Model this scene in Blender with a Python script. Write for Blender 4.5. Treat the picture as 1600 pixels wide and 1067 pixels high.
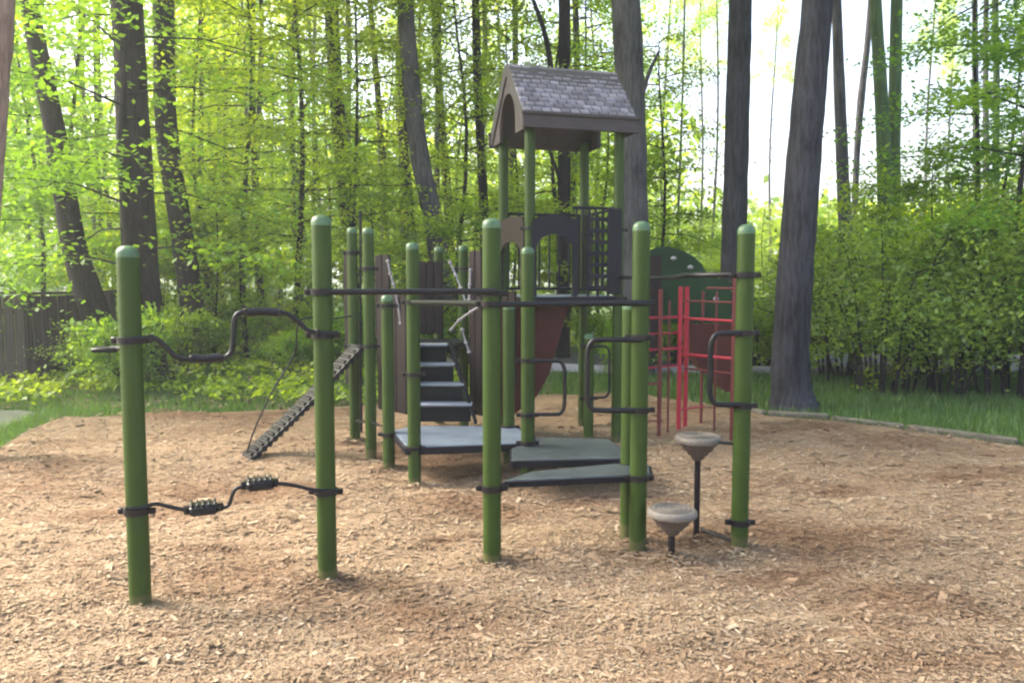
import bpy, math, random
import numpy as np
from mathutils import Vector
R = math.radians
rng = np.random.default_rng(7)
random.seed(7)
for o in list(bpy.data.objects): bpy.data.objects.remove(o)
S = bpy.context.scene
COL = S.collection

# ---------------------------------------------------------------- camera, sky, sun, exposure
CH = 1.55; FPX = 1245.0; PITCH = math.atan(98.5/FPX)
cd = bpy.data.cameras.new('camera'); cam = bpy.data.objects.new('camera', cd); COL.objects.link(cam)
cam.location = (0, 0, CH); cam.rotation_euler = (R(90)-PITCH, 0, 0)
cd.sensor_width = 36; cd.lens = FPX/1600*36; cd.clip_start = .05; cd.clip_end = 900
S.camera = cam
S.render.resolution_x = 1024; S.render.resolution_y = 682
SUN_EL, SUN_AZ = 44, -72          # azimuth measured from +Y (away from camera) towards +X
w = bpy.data.worlds.new('World'); S.world = w; w.use_nodes = True
nt = w.node_tree; sky = nt.nodes.new('ShaderNodeTexSky'); sky.sky_type = 'NISHITA'; sky.sun_disc = False
sky.sun_elevation = R(SUN_EL); sky.sun_rotation = R(SUN_AZ); sky.dust_density = 6; sky.air_density = 1.0; sky.ozone_density = .6
bg = nt.nodes['Background']; bg.inputs[1].default_value = .15
nt.links.new(sky.outputs[0], bg.inputs[0])
ld = bpy.data.lights.new('sun', 'SUN'); ld.energy = 2.4; ld.angle = R(35); ld.color = (1, .95, .86)
sun = bpy.data.objects.new('sun', ld); COL.objects.link(sun)
sd = Vector((math.sin(R(SUN_AZ))*math.cos(R(SUN_EL)), math.cos(R(SUN_AZ))*math.cos(R(SUN_EL)), math.sin(R(SUN_EL))))
sun.rotation_euler = sd.to_track_quat('Z', 'Y').to_euler()
S.view_settings.view_transform = 'Standard'; S.view_settings.look = 'None'
S.view_settings.exposure = 2.3; S.view_settings.gamma = 1; S.view_settings.use_curve_mapping = False
S.cycles.filter_width = 2.2
S.cycles.max_bounces = 8; S.cycles.transmission_bounces = 6; S.cycles.diffuse_bounces = 4

# ---------------------------------------------------------------- measuring the photograph
def ray(px, py):
    x = (px-800)/FPX; y = -(py-533.5)/FPX; c, s = math.cos(PITCH), math.sin(PITCH)
    return Vector((x, c+y*s, -s+y*c))
def GP(px, py, z=0):            # point at height z
    d = ray(px, py); t = (z-CH)/d.z; return Vector((d.x*t, d.y*t, z))
def DP(px, py, Y):              # point at distance Y
    d = ray(px, py); t = Y/d.y; return Vector((d.x*t, Y, CH+d.z*t))
def ZP(py, Y): return DP(800, py, Y).z

# ---------------------------------------------------------------- materials
def newmat(name):
    m = bpy.data.materials.new(name); m.use_nodes = True
    n = m.node_tree; return m, n, n.nodes['Principled BSDF']
def ramp(n, fac, stops):
    r = n.nodes.new('ShaderNodeValToRGB'); e = r.color_ramp.elements
    while len(e) < len(stops): e.new(.5)
    for k, (p, c) in enumerate(stops): e[k].position = p; e[k].color = (*c, 1)
    n.links.new(fac, r.inputs[0]); return r.outputs[0]
def noise(n, scale, detail=4, rough=.6, vec=None, stretch=None):
    t = n.nodes.new('ShaderNodeTexNoise'); t.inputs['Scale'].default_value = scale
    t.inputs['Detail'].default_value = detail; t.inputs['Roughness'].default_value = rough
    if vec is None: vec = n.nodes.new('ShaderNodeNewGeometry').outputs['Position']
    if stretch:
        mp = n.nodes.new('ShaderNodeMapping'); mp.inputs['Scale'].default_value = stretch
        n.links.new(vec, mp.inputs[0]); vec = mp.outputs[0]
    n.links.new(vec, t.inputs['Vector']); return t.outputs['Fac']
def mix(n, a, b, f, mode='MIX'):
    m = n.nodes.new('ShaderNodeMix'); m.data_type = 'RGBA'; m.blend_type = mode
    for s, v in ((m.inputs['Factor'], f), (m.inputs['A'], a), (m.inputs['B'], b)):
        if hasattr(v, 'links'): n.links.new(v, s)
        elif isinstance(v, (int, float)): s.default_value = v
        else: s.default_value = (*v, 1)
    return m.outputs['Result']
def bump(n, b, h, strength, dist):
    u = n.nodes.new('ShaderNodeBump'); u.inputs['Strength'].default_value = strength; u.inputs['Distance'].default_value = dist
    n.links.new(h, u.inputs['Height']); n.links.new(u.outputs[0], b.inputs['Normal'])
def solid(name, c, rough=.5, var=.25, scale=6, bmp=0.15, metal=0, spec=.5, stretch=None, isl=False):
    m, n, b = newmat(name)
    f = noise(n, scale, 6, .65, stretch=stretch)
    lo = tuple(v*(1-var) for v in c); hi = tuple(min(1, v*(1+var)) for v in c)
    c0 = ramp(n, f, [(.3, lo), (.7, hi)])
    if isl:
        g = n.nodes.new('ShaderNodeNewGeometry').outputs['Random Per Island']
        c0 = mix(n, c0, ramp(n, g, [(0, (.60, .58, .62)), (1, (1.5, 1.45, 1.5))]), 1.0, 'MULTIPLY')
    n.links.new(c0, b.inputs['Base Color']); b.inputs['Roughness'].default_value = rough
    b.inputs['Metallic'].default_value = metal; b.inputs['Specular IOR Level'].default_value = spec
    if bmp: bump(n, b, noise(n, scale*12, 3), bmp, .003)
    return m
M = {}
M['green'] = solid('green_paint', (.026, .052, .005), .5, .14, 4, .05, spec=.25)
_m = M['green']; _n = _m.node_tree; _b = _n.nodes['Principled BSDF']; _c = _b.inputs['Base Color'].links[0].from_socket
_g = _n.nodes.new('ShaderNodeNewGeometry'); _s = _n.nodes.new('ShaderNodeSeparateXYZ'); _n.links.new(_g.outputs['Position'], _s.inputs[0])
_a = _n.nodes.new('ShaderNodeMath'); _a.operation = 'MULTIPLY_ADD'; _n.links.new(noise(_n, 14, 5, .7), _a.inputs[0]); _a.inputs[1].default_value = -.10; _n.links.new(_s.outputs[2], _a.inputs[2])
_d = ramp(_n, _a.outputs[0], [(0, (.4, .4, .4)), (.02, (0, 0, 0))])
_c = mix(_n, _c, (.13, .10, .055), _d)
_sc = ramp(_n, noise(_n, 9, 8, .8, stretch=(1, 1, .35)), [(.66, (0, 0, 0)), (.72, (.55, .55, .55))]); _c = mix(_n, _c, (.10, .13, .07), _sc)
_n.links.new(_c, _b.inputs['Base Color'])
M['cap'] = solid('cap_sky_sheen', (.055, .115, .050), .4, .4, 30, .1)  # paler than the posts: sky highlight on the domes put into the colour
M['black'] = solid('black_coating', (.005, .005, .009), .4, .35, 20, .2, spec=.3)
M['clamp'] = solid('clamp_metal', (.008, .006, .009), .4, .4, 20, .2, spec=.3)
M['deck'] = solid('deck_vinyl', (.13, .16, .20), .35, .25, 5, .25)
M['deck2'] = solid('worn_deck_vinyl', (.045, .055, .060), .4, .35, 9, .3)
M['deckedge'] = solid('deck_edge', (.005, .005, .010), .5, .3, 10, .1, spec=.2)
M['step'] = solid('step_face', (.004, .005, .009), .5, .3, 10, .1, spec=.15)
M['nosing'] = solid('step_nosing', (.22, .24, .28), .5, .2, 10, .1)
M['brown'] = solid('brown_plastic', (.020, .014, .014), .6, .2, 5, .1, spec=.2)
M['roof'] = solid('roof_plastic', (.052, .047, .055), .55, .22, 9, .25, spec=.3)
M['shingle'] = solid('shingle_plastic', (.155, .148, .172), .55, .3, 14, .3, isl=True)
M['fascia'] = solid('roof_fascia', (.045, .034, .036), .7, .25, 7, .2, stretch=(1, 1, 6))
M['dark'] = solid('dark_panel', (.009, .009, .016), .5, .2, 8, .1, spec=.2)
M['maroon'] = solid('maroon_plastic', (.062, .012, .010), .5, .2, 4, .05, spec=.25)
M['red'] = solid('red_coating', (.36, .010, .034), .5, .2, 8, .1)
M['rust'] = solid('faded_red_coating', (.12, .016, .016), .55, .3, 8, .1)
M['dgreen'] = solid('dark_green_plastic', (.012, .040, .014), .6, .3, 6, .05, spec=.2)
M['rope'] = solid('pale_rope', (.26, .25, .27), .7, .3, 60, .6)
M['pod'] = solid('pod_side', (.085, .062, .055), .7, .2, 12, .3)
M['podtop'] = solid('pod_top', (.135, .118, .100), .6, .25, 25, .5)
M['fence'] = solid('weathered_wood', (.060, .043, .046), .8, .35, 4, .5, stretch=(8, 8, .6))
M['timber'] = solid('edging_timber', (.13, .115, .09), .85, .45, 5, .5, stretch=(1, 1, 4))
M['path'] = solid('path_asphalt', (.12, .11, .14), .85, .15, 3, .4)
M['kerb'] = solid('kerb_concrete', (.45, .42, .46), .8, .15, 5, .3)
M['gravel'] = solid('gravel', (.095, .11, .075), .9, .35, 14, .8)

def bark(name, a, b_, sc=12):
    m, n, b = newmat(name)
    tc = n.nodes.new('ShaderNodeTexCoord').outputs['Object']
    f = noise(n, sc, 7, .7, tc, (2.2, 2.2, .28)); g = noise(n, 1.3, 3, .5, tc)
    c = ramp(n, f, [(.42, a), (.50, tuple((p+q)/2 for p, q in zip(a, b_))), (.60, b_)])
    c = mix(n, c, ramp(n, g, [(.35, tuple(x*.65 for x in a)), (.7, tuple(min(1, x*1.25) for x in b_))]), .4)
    n.links.new(c, b.inputs['Base Color']); b.inputs['Roughness'].default_value = .9
    b.inputs['Specular IOR Level'].default_value = .2
    bump(n, b, f, .9, .03); return m
M['bark_dark'] = bark('dark_bark', (.007, .006, .007), (.036, .030, .032))
M['bark_grey'] = bark('grey_bark', (.035, .033, .040), (.13, .12, .135))
M['bark_slate'] = bark('slate_bark', (.012, .012, .016), (.060, .060, .074))
M['bark_pale'] = bark('pale_pinkish_bark', (.20, .13, .11), (.36, .26, .23))
M['bark_ivy'] = bark('mossy_bark', (.045, .085, .03), (.11, .16, .07))

def leafmat(name, c1, c2, tr=.55, sc=.9):
    m, n, b = newmat(name)
    n.nodes.remove(b)
    geo = n.nodes.new('ShaderNodeNewGeometry'); oi = n.nodes.new('ShaderNodeObjectInfo')
    c = ramp(n, noise(n, sc, 3), [(.35, c1), (.65, c2)])
    c = mix(n, c, ramp(n, geo.outputs['Random Per Island'], [(0, tuple(x*.55 for x in c1)), (1, tuple(x*1.35 for x in c2))]), .5)
    hs = n.nodes.new('ShaderNodeHueSaturation')
    mr = n.nodes.new('ShaderNodeMapRange'); n.links.new(oi.outputs['Random'], mr.inputs[0])
    mr.inputs[3].default_value = .482; mr.inputs[4].default_value = .512; n.links.new(mr.outputs[0], hs.inputs['Hue'])
    mv = n.nodes.new('ShaderNodeMapRange'); n.links.new(oi.outputs['Random'], mv.inputs[0])
    mv.inputs[3].default_value = 1.2; mv.inputs[4].default_value = .8; n.links.new(mv.outputs[0], hs.inputs['Value'])
    n.links.new(c, hs.inputs['Color'])
    d = n.nodes.new('ShaderNodeBsdfDiffuse'); t = n.nodes.new('ShaderNodeBsdfTranslucent')
    n.links.new(hs.outputs[0], d.inputs[0])
    tc = mix(n, hs.outputs[0], (1.9, 1.75, .7), 1.0, 'MULTIPLY'); n.links.new(tc, t.inputs[0])
    ms = n.nodes.new('ShaderNodeMixShader'); ms.inputs[0].default_value = tr
    n.links.new(d.outputs[0], ms.inputs[1]); n.links.new(t.outputs[0], ms.inputs[2])
    gl = n.nodes.new('ShaderNodeBsdfGlossy'); gl.inputs['Roughness'].default_value = .45
    m2 = n.nodes.new('ShaderNodeMixShader'); m2.inputs[0].default_value = .05
    n.links.new(ms.outputs[0], m2.inputs[1]); n.links.new(gl.outputs[0], m2.inputs[2])
    n.links.new(m2.outputs[0], n.nodes['Material Output'].inputs['Surface']); return m
M['leaf'] = leafmat('spring_leaf', (.13, .26, .022), (.33, .44, .030))
M['leaf_deep'] = leafmat('deep_leaf', (.10, .24, .026), (.20, .35, .035))
M['leaf_shrub'] = leafmat('shrub_leaf', (.12, .225, .050), (.25, .36, .075), .58, 1.6)
M['grass'] = leafmat('grass_blade', (.06, .135, .025), (.12, .22, .04), .4, 2.5)

# ---------------------------------------------------------------- mesh building
class MB:
    def __init__(s): s.v = []; s.f = []
    def add(s, v, f):
        k = len(s.v); s.v += [tuple(p) for p in v]; s.f += [tuple(i+k for i in q) for q in f]; return s
    def box(s, c, d, rz=0, bev=0):
        x, y, z = d[0]/2, d[1]/2, d[2]/2; b = min(bev, x*.9, y*.9, z*.9)
        if b <= 0: pts = [(i*x, j*y, k*z) for k in (-1, 1) for i, j in ((-1,-1),(1,-1),(1,1),(-1,1))]; fs = [(3,2,1,0),(4,5,6,7),(0,1,5,4),(1,2,6,5),(2,3,7,6),(3,0,4,7)]
        else:
            pts = []; 
            def ringp(xx, yy, zz, bb): return [(-xx+bb,-yy,zz),(xx-bb,-yy,zz),(xx,-yy+bb,zz),(xx,yy-bb,zz),(xx-bb,yy,zz),(-xx+bb,yy,zz),(-xx,yy-bb,zz),(-xx,-yy+bb,zz)]
            for zz, ins in ((-z, b), (-z+b, 0), (z-b, 0), (z, b)): pts += ringp(x-ins, y-ins, zz, b if ins == 0 else b*.4)
            fs = [tuple(range(7,-1,-1)), tuple(range(24,32))]
            for r in range(3): fs += [(r*8+i, r*8+(i+1)%8, r*8+8+(i+1)%8, r*8+8+i) for i in range(8)]
        co, si = math.cos(rz), math.sin(rz)
        return s.add([(c[0]+p[0]*co-p[1]*si, c[1]+p[0]*si+p[1]*co, c[2]+p[2]) for p in pts], fs)
    def tube(s, pts, r, seg=10, smooth=0, caps=True, jit=0):
        pts = [Vector(p) for p in pts]
        rr = list(r) if hasattr(r, '__len__') else [r]*len(pts)
        if smooth and len(pts) > 2:
            np_, nr = [], []
            for i in range(len(pts)-1):
                p0 = pts[max(i-1, 0)]; p1 = pts[i]; p2 = pts[i+1]; p3 = pts[min(i+2, len(pts)-1)]
                for k in range(smooth):
                    t = k/smooth
                    np_.append(.5*((2*p1)+(p2-p0)*t+(2*p0-5*p1+4*p2-p3)*t*t+(3*p1-p0-3*p2+p3)*t**3)); nr.append(rr[i]*(1-t)+rr[i+1]*t)
            np_.append(pts[-1]); nr.append(rr[-1]); pts, rr = np_, nr
        V = []; F = []; n = None
        for i, p in enumerate(pts):
            d = (pts[min(i+1, len(pts)-1)]-pts[max(i-1, 0)]).normalized()
            if n is None: n = d.orthogonal().normalized()
            n = (n-d*n.dot(d)).normalized(); b = d.cross(n)
            for k in range(seg):
                a = 2*math.pi*k/seg; q = rr[i]*(1+jit*math.sin(k*2.7+i*.9)*.5+jit*math.sin(k*5.1-i*1.7)*.5)
                V.append(p+(n*math.cos(a)+b*math.sin(a))*q)
            if i: F += [((i-1)*seg+k, (i-1)*seg+(k+1)%seg, i*seg+(k+1)%seg, i*seg+k) for k in range(seg)]
        if caps: F += [tuple(range(seg-1, -1, -1)), tuple((len(pts)-1)*seg+k for k in range(seg))]
        return s.add(V, F)
    def lathe(s, c, prof, seg=24, squash=1):
        V = []; F = []
        for i, (r, z) in enumerate(prof):
            V += [(c[0]+r*math.cos(2*math.pi*k/seg), c[1]+r*math.sin(2*math.pi*k/seg)*squash, c[2]+z) for k in range(seg)]
            if i: F += [((i-1)*seg+k, (i-1)*seg+(k+1)%seg, i*seg+(k+1)%seg, i*seg+k) for k in range(seg)]
        F += [tuple(range(seg-1, -1, -1)), tuple((len(prof)-1)*seg+k for k in range(seg))]
        return s.add(V, F)
    def prism(s, poly, vec):      # polygon of 3-D points pushed along vec
        poly = [Vector(p) for p in poly]; n = len(poly); vec = Vector(vec)
        return s.add(poly+[p+vec for p in poly], [tuple(range(n-1, -1, -1)), tuple(range(n, 2*n))]+[(i, (i+1) % n, (i+1) % n+n, i+n) for i in range(n)])
    def build(s, name, mat, parent=None, smooth=True, loc=None, bevel=0):
        me = bpy.data.meshes.new(name); me.from_pydata(s.v, [], s.f); me.update()
        me.materials.append(mat)
        import bmesh
        bm = bmesh.new(); bm.from_mesh(me); bmesh.ops.recalc_face_normals(bm, faces=bm.faces); bm.to_mesh(me); bm.free()
        if smooth:
            me.shade_smooth()
            try: me.set_sharp_from_angle(angle=R(38))
            except Exception: pass
        o = bpy.data.objects.new(name, me); COL.objects.link(o)
        if parent is not None: o.parent = parent
        if loc is not None: o.location = loc
        if bevel:
            md = o.modifiers.new('bevel', 'BEVEL'); md.width = bevel; md.segments = 2; md.limit_method = 'ANGLE'
        return o
def tag(o, label=None, cat=None, group=None, kind=None):
    if label: o['label'] = label
    if cat: o['category'] = cat
    if group: o['group'] = group
    if kind: o['kind'] = kind
    return o
def thing(name, label, cat, loc=(0,0,0), group=None, rz=0):
    o = bpy.data.objects.new(name, None); COL.objects.link(o); o.location = loc; o.rotation_euler = (0, 0, rz)
    o.empty_display_size = .2
    return tag(o, label, cat, group)
def copy_tree(o, parent=None):
    c = o.copy(); COL.objects.link(c)
    if parent is not None: c.parent = parent
    for ch in list(o.children): copy_tree(ch, c)
    return c
def npmesh(name, verts, faces, mat):       # verts (n,3), faces (m,k)
    me = bpy.data.meshes.new(name); k = faces.shape[1]
    me.vertices.add(len(verts)); me.vertices.foreach_set('co', verts.astype(np.float32).ravel())
    me.loops.add(faces.size); me.loops.foreach_set('vertex_index', faces.astype(np.int32).ravel())
    me.polygons.add(len(faces)); me.polygons.foreach_set('loop_start', np.arange(0, faces.size, k, dtype=np.int32))
    me.polygons.foreach_set('loop_total', np.full(len(faces), k, dtype=np.int32))
    me.update(calc_edges=True); me.materials.append(mat); return me
def meshobj(name, me, parent=None, loc=(0,0,0)):
    o = bpy.data.objects.new(name, me); COL.objects.link(o); o.location = loc
    if parent is not None: o.parent = parent
    return o

# ---------------------------------------------------------------- ground
def hgt(x, y):
    x = np.asarray(x, float); y = np.asarray(y, float)
    h = .022*np.sin(x*1.7+.6*np.sin(y*1.3))*np.cos(y*1.9+x*.5)+.014*np.sin(x*4.1+y*2.3)*np.sin(y*5.3-x*1.7)+.008*np.sin(x*9.1-y*7.3)*np.cos(y*11+x*3)
    return h*1.5
def H0(x, y): return float(hgt(x, y))
# border of the wood chip bed, walked clockwise from the near left
border = [(-7.5, -3), (-7.2, 3), GP(-250, 760), GP(0, 697), GP(45, 668), GP(95, 650), GP(250, 645), GP(420, 638), GP(560, 631), GP(700, 625), GP(860, 614), GP(1000, 614), GP(1130, 632), GP(1200, 647), GP(1300, 654), GP(1420, 669), GP(1600, 694), GP(1900, 745), (8.5, 3), (9, -3)]
border = [(p[0], p[1]) for p in border]
def inside(xs, ys, poly):
    r = np.zeros(len(xs), bool); n = len(poly)
    for i in range(n):
        x1, y1 = poly[i]; x2, y2 = poly[(i+1) % n]
        c = ((y1 > ys) != (y2 > ys)) & (xs < (x2-x1)*(ys-y1)/(y2-y1+1e-12)+x1); r ^= c
    return r
m, n, b = newmat('forest_floor')
c = ramp(n, noise(n, .55, 6, .65), [(.38, (.050, .110, .020)), (.52, (.07, .13, .03)), (.66, (.085, .075, .038))])
c = mix(n, c, ramp(n, noise(n, 22, 5, .7), [(.3, (.028, .05, .014)), (.7, (.13, .17, .06))]), .4)
n.links.new(c, b.inputs['Base Color']); b.inputs['Roughness'].default_value = .95; bump(n, b, noise(n, 30, 5), .8, .03)
M['floor'] = m
MB().add([(-400, -300, -.06), (400, -300, -.06), (400, 600, -.06), (-400, 600, -.06)], [(0, 1, 2, 3)]).build('ground', m, smooth=False)
tag(bpy.data.objects['ground'], kind='structure')

def chipmat(name, island):
    m, n, b = newmat(name)
    big = noise(n, .8, 5, .65, stretch=(.55, 1, 1)); fine = noise(n, 55, 5, .75)
    base = ramp(n, fine, [(.28, (.13, .080, .048)), (.45, (.25, .17, .105)), (.62, (.36, .26, .165)), (.78, (.46, .36, .25))])
    if island:
        g = n.nodes.new('ShaderNodeNewGeometry').outputs['Random Per Island']
        isl = ramp(n, g, [(0, (.18, .12, .072)), (.22, (.27, .19, .118)), (.55, (.34, .252, .16)), (.85, (.405, .312, .208)), (1, (.53, .44, .32))])
        base = mix(n, base, isl, .8)
    c = mix(n, base, ramp(n, big, [(.38, (.62, .50, .44)), (.52, (1, 1, 1)), (.7, (1.08, 1.02, .94))]), .85, 'MULTIPLY')
    pat = noise(n, 3.2, 6, .75, stretch=(.5, 1.2, 1))
    c = mix(n, c, ramp(n, pat, [(.33, (.42, .32, .27)), (.45, (1, 1, 1))]), .75, 'MULTIPLY')
    n.links.new(c, b.inputs['Base Color']); b.inputs['Roughness'].default_value = .9; b.inputs['Specular IOR Level'].default_value = .2
    bump(n, b, noise(n, 40, 6, .75), .9, .02); return m
M['mulch'] = chipmat('wood_mulch', False); M['chip'] = chipmat('wood_chip', True)
# one sheet cut to the border
import bmesh
nx, ny = 150, 150
gx = np.linspace(-8.5, 10, nx); gy = np.linspace(-3, 13.5, ny); X, Y = np.meshgrid(gx, gy)
bm = bmesh.new(); vs = [bm.verts.new((x, y, 0)) for x, y in zip(X.ravel(), Y.ravel())]
for j in range(ny-1):
    for i in range(nx-1):
        cx = (gx[i]+gx[i+1])/2; cy = (gy[j]+gy[j+1])/2
        if inside(np.array([cx]), np.array([cy]), border)[0]: bm.faces.new((vs[j*nx+i], vs[j*nx+i+1], vs[(j+1)*nx+i+1], vs[(j+1)*nx+i]))
for v in list(bm.verts):
    if not v.link_faces: bm.verts.remove(v)
bp = np.array(border)
for v in bm.verts:
    if v.is_boundary:       # pull rim vertices onto the border
        p = v.co; best = 9e9; q = None
        for i in range(len(border)):
            a = Vector((*border[i], 0)); e = Vector((*border[(i+1) % len(border)], 0))-a
            t = max(0, min(1, (p-a).dot(e)/e.length_squared)); c_ = a+e*t; dd = (c_-p).length
            if dd < best: best = dd; q = c_
        if best < .2: v.co = q
for v in bm.verts: v.co.z = H0(v.co.x, v.co.y) if not v.is_boundary else -.02
me = bpy.data.meshes.new('mulch_bed'); bm.to_mesh(me); bm.free(); me.materials.append(M['mulch']); me.shade_smooth()
tag(meshobj('mulch_bed', me), kind='structure')

BASES = [tuple(GP(*q)[:2]) for q in [(220, 946), (512, 904), (769, 880), (996, 856), (1155, 851), (648, 758), (608, 732), (580, 712), (555, 690), (824, 752), (981, 832), (919, 690), (1088, 832), (1049, 872)]]
def chips(N):
    y = 1/rng.uniform(1/13.0, 1/1.6, N); x = rng.uniform(-1, 1, N)*(y*.75+.6)
    for bx, by in BASES:
        a = rng.uniform(0, 6.28, 420); d = .055+np.abs(rng.normal(0, .07, 420)); x = np.append(x, bx+d*np.cos(a)); y = np.append(y, by+d*np.sin(a))
    k = inside(x, y, border); x, y = x[k], y[k]; N = len(x)
    hp = sum(rng.uniform(.012, .03)*np.exp(-(np.hypot(x-bx, y-by)/.10)**2)*(1+.5*np.sin(3*np.arctan2(y-by, x-bx)+bx)) for bx, by in BASES)
    L = rng.lognormal(math.log(.0085), .5, N)*(1+np.clip(y-3.5, 0, 9)*.13); W = L*rng.uniform(.18, .45, N)
    a = rng.uniform(0, 2*np.pi, N); tx = rng.normal(0, .16, N); tz = rng.normal(0, .22, N)
    ux = np.stack([np.cos(a), np.sin(a), tx], 1); uy = np.stack([-np.sin(a), np.cos(a), tz], 1)
    c = np.stack([x, y, hgt(x, y)+hp+rng.uniform(.001, .012, N)], 1)
    v = np.stack([c-ux*L[:, None]-uy*W[:, None], c+ux*(L*.8)[:, None]-uy*W[:, None]*.7, c+ux*L[:, None]+uy*W[:, None], c-ux*(L*.85)[:, None]+uy*W[:, None]*.8], 1).reshape(-1, 3)
    return npmesh('wood_chips', v, np.arange(4*N).reshape(-1, 4), M['chip'])
tag(meshobj('wood_chips', chips(420000)), 'loose tan shredded wood chips spread over the whole play area', 'wood chips', kind='stuff')

# gravel strip on the far left and asphalt path beyond the bed, with a kerb
def sheet(name, pts, z, mat, kind='structure'):
    o = MB().prism([(p[0], p[1], z-.05) for p in pts], (0, 0, .05)).build(name, mat, smooth=False); return tag(o, kind=kind)
sheet('gravel_path', [GP(-420, 668), GP(0, 664), GP(62, 640), GP(30, 636), GP(-500, 640)], -.035, M['gravel'])
sheet('path', [(-2, 15.0), (1.6, 13.6), (5, 13.4), (12, 14.4), (12, 17.4), (5, 16.4), (1.6, 16.8), (-2, 18)], -.03, M['path'])
kb = MB()
kp = [(-2, 15.0), (1.6, 13.6), (5, 13.4), (12, 14.4)]
for i in range(3):
    a, c_ = Vector((*kp[i], 0)), Vector((*kp[i+1], 0)); d = (c_-a); kb.box(((a+c_)/2+Vector((0, -.06, .0))), (d.length, .13, .14), math.atan2(d.y, d.x), .012)
tag(kb.build('kerb', M['kerb']), kind='structure')
# edging timbers along the right-hand border (each a loose log)
eb = [GP(1120, 631), GP(1200, 646), GP(1300, 652.5), GP(1420, 667.5), GP(1600, 692), GP(1900, 742)]
pts = []
for i in range(len(eb)-1):
    L = (eb[i+1]-eb[i]).length; nn = max(1, round(L/1.15))
    for k in range(nn): pts.append((eb[i].lerp(eb[i+1], k/nn), eb[i].lerp(eb[i+1], (k+1)/nn)))
words = ['hidden end beside the red ladder', 'just behind the green end post', 'at the foot of the big leaning trunk', 'right of the big leaning trunk', 'in front of the first bush stems', 'below the middle of the big bush', 'below the right part of the big bush', 'nearest the right picture edge', 'just outside the right picture edge', 'far outside the right picture edge', 'last of the row']
for i, (a, c_) in enumerate(pts):
    d = c_-a; mid = (a+c_)/2
    o = MB().box((0, 0, 0), (d.length*.965, .07, .075), 0, .02).build('edging_timber', M['timber'])
    o.location = (mid.x, mid.y+.05, -.005+random.uniform(-.012, .01)); o.rotation_euler = (R(random.uniform(-5, 5)), R(random.uniform(-.6, .6)), math.atan2(d.y, d.x)+R(random.uniform(-1.2, 1.2)))
    tag(o, 'low weathered edging timber of the chip bed, ' + (words[i] if i < len(words) else 'beyond the picture'), 'edging timber', 'edging timbers along the right of the bed')

# ---------------------------------------------------------------- foliage
def leaves(C, size, flat=.55, rs=.35):
    """C (n,3) leaf centres -> kite-shaped quads"""
    N = len(C); nrm = rng.normal(0, 1, (N, 3)); nrm[:, 2] = np.abs(nrm[:, 2])+flat*3; nrm /= np.linalg.norm(nrm, axis=1)[:, None]
    t = rng.normal(0, 1, (N, 3)); t -= nrm*(t*nrm).sum(1)[:, None]; t /= np.linalg.norm(t, axis=1)[:, None]; u = np.cross(nrm, t)
    s = (size*rng.uniform(1-rs, 1+rs, N))[:, None]
    t[:, 2] -= .2
    v = np.stack([C-t*s*.5, C+u*s*.36+t*s*.05, C+t*s*.55-nrm*s*.12, C-u*s*.36+t*s*.05], 1).reshape(-1, 3)
    return v
def leafmesh(name, C, size, mat, flat=.55):
    v = leaves(C, size, flat); return npmesh(name, v, np.arange(len(v)).reshape(-1, 4), mat)
def spray_tree(h, z0, rad, nb, leaves_per, size, mat, trunk_r=.05, matb=None, up=.25):
    """young tree: trunk mesh with limbs, crown of flat leaf sprays along the limbs"""
    tb = MB(); ph = rng.uniform(0, 6.28)
    def axis(z): return np.array([.12*math.sin(z*.9+ph), .12*math.cos(z*.7+ph), z])
    zs = np.linspace(-.1, h, 10); tb.tube([axis(z) for z in zs], [trunk_r*(1-.85*max(0, z)/h)+.004 for z in zs], 8)
    Cs = []
    for i in range(nb):
        z = z0+(h-z0)*((i+rng.uniform(0, 1))/nb); f = (z-z0)/(h-z0)
        L = rad*(.35+.65*math.sin(math.pi*min(1, .2+.75*f)))*rng.uniform(.65, 1.15); a = i*2.4+rng.uniform(-.5, .5)
        d = np.array([math.cos(a), math.sin(a), 0]); rise = up*rng.uniform(.2, 1.6)
        def br(t): return axis(z)+d*L*t+np.array([0, 0, rise*L*t-.35*L*t*t*rng.uniform(.9, 1.1)])
        P = [br(t) for t in (0, .35, .7, 1)]
        tb.tube(P, [trunk_r*.32, trunk_r*.2, trunk_r*.12, .003], 5, caps=False)
        side = np.array([-d[1], d[0], 0])
        nc = 7
        for c in range(nc):
            t = .25+.75*(c+rng.uniform(0, 1))/nc; p = br(t); sd_ = rng.choice([-1, 1]); q = p+side*sd_*L*.35*(1.15-t)*rng.uniform(.1, 1)+np.array([0, 0, rng.normal(0, .05)])
            k = max(3, int(leaves_per/nb/nc*rng.uniform(.4, 1.7)))
            off = rng.normal(0, 1, (k, 3))*np.array([.24, .24, .07])*rad/2
            Cs.append(q+off)
    C = np.concatenate(Cs); C[:, 2] = np.maximum(C[:, 2], .05)
    t = tb.build('trunk', matb or M['bark_dark']); tm = t.data; bpy.data.objects.remove(t)
    return tm, leafmesh('crown', C, size, mat)
YT = [spray_tree(h, z0, r, nb, lp*1.9, .085, mt, tr) for h, z0, r, nb, lp, mt, tr in [
    (8.5, 1.3, 2.3, 34, 4300, M['leaf'], .06), (7.5, .9, 2.5, 30, 4300, M['leaf'], .05), (9.5, 2.2, 2.6, 34, 4300, M['leaf'], .07),
    (6.5, .7, 2.1, 26, 4200, M['leaf_deep'], .05), (8.0, 1.6, 2.6, 24, 4000, M['leaf_deep'], .06)]]
SP = [spray_tree(h, .25, r, nb, lp, .085, mt, .025, up=.7) for h, r, nb, lp, mt in [(2.6, 1.1, 22, 2600, M['leaf']), (2.0, 1.2, 20, 2600, M['leaf']), (3.4, 1.4, 26, 3400, M['leaf'])]]
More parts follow.
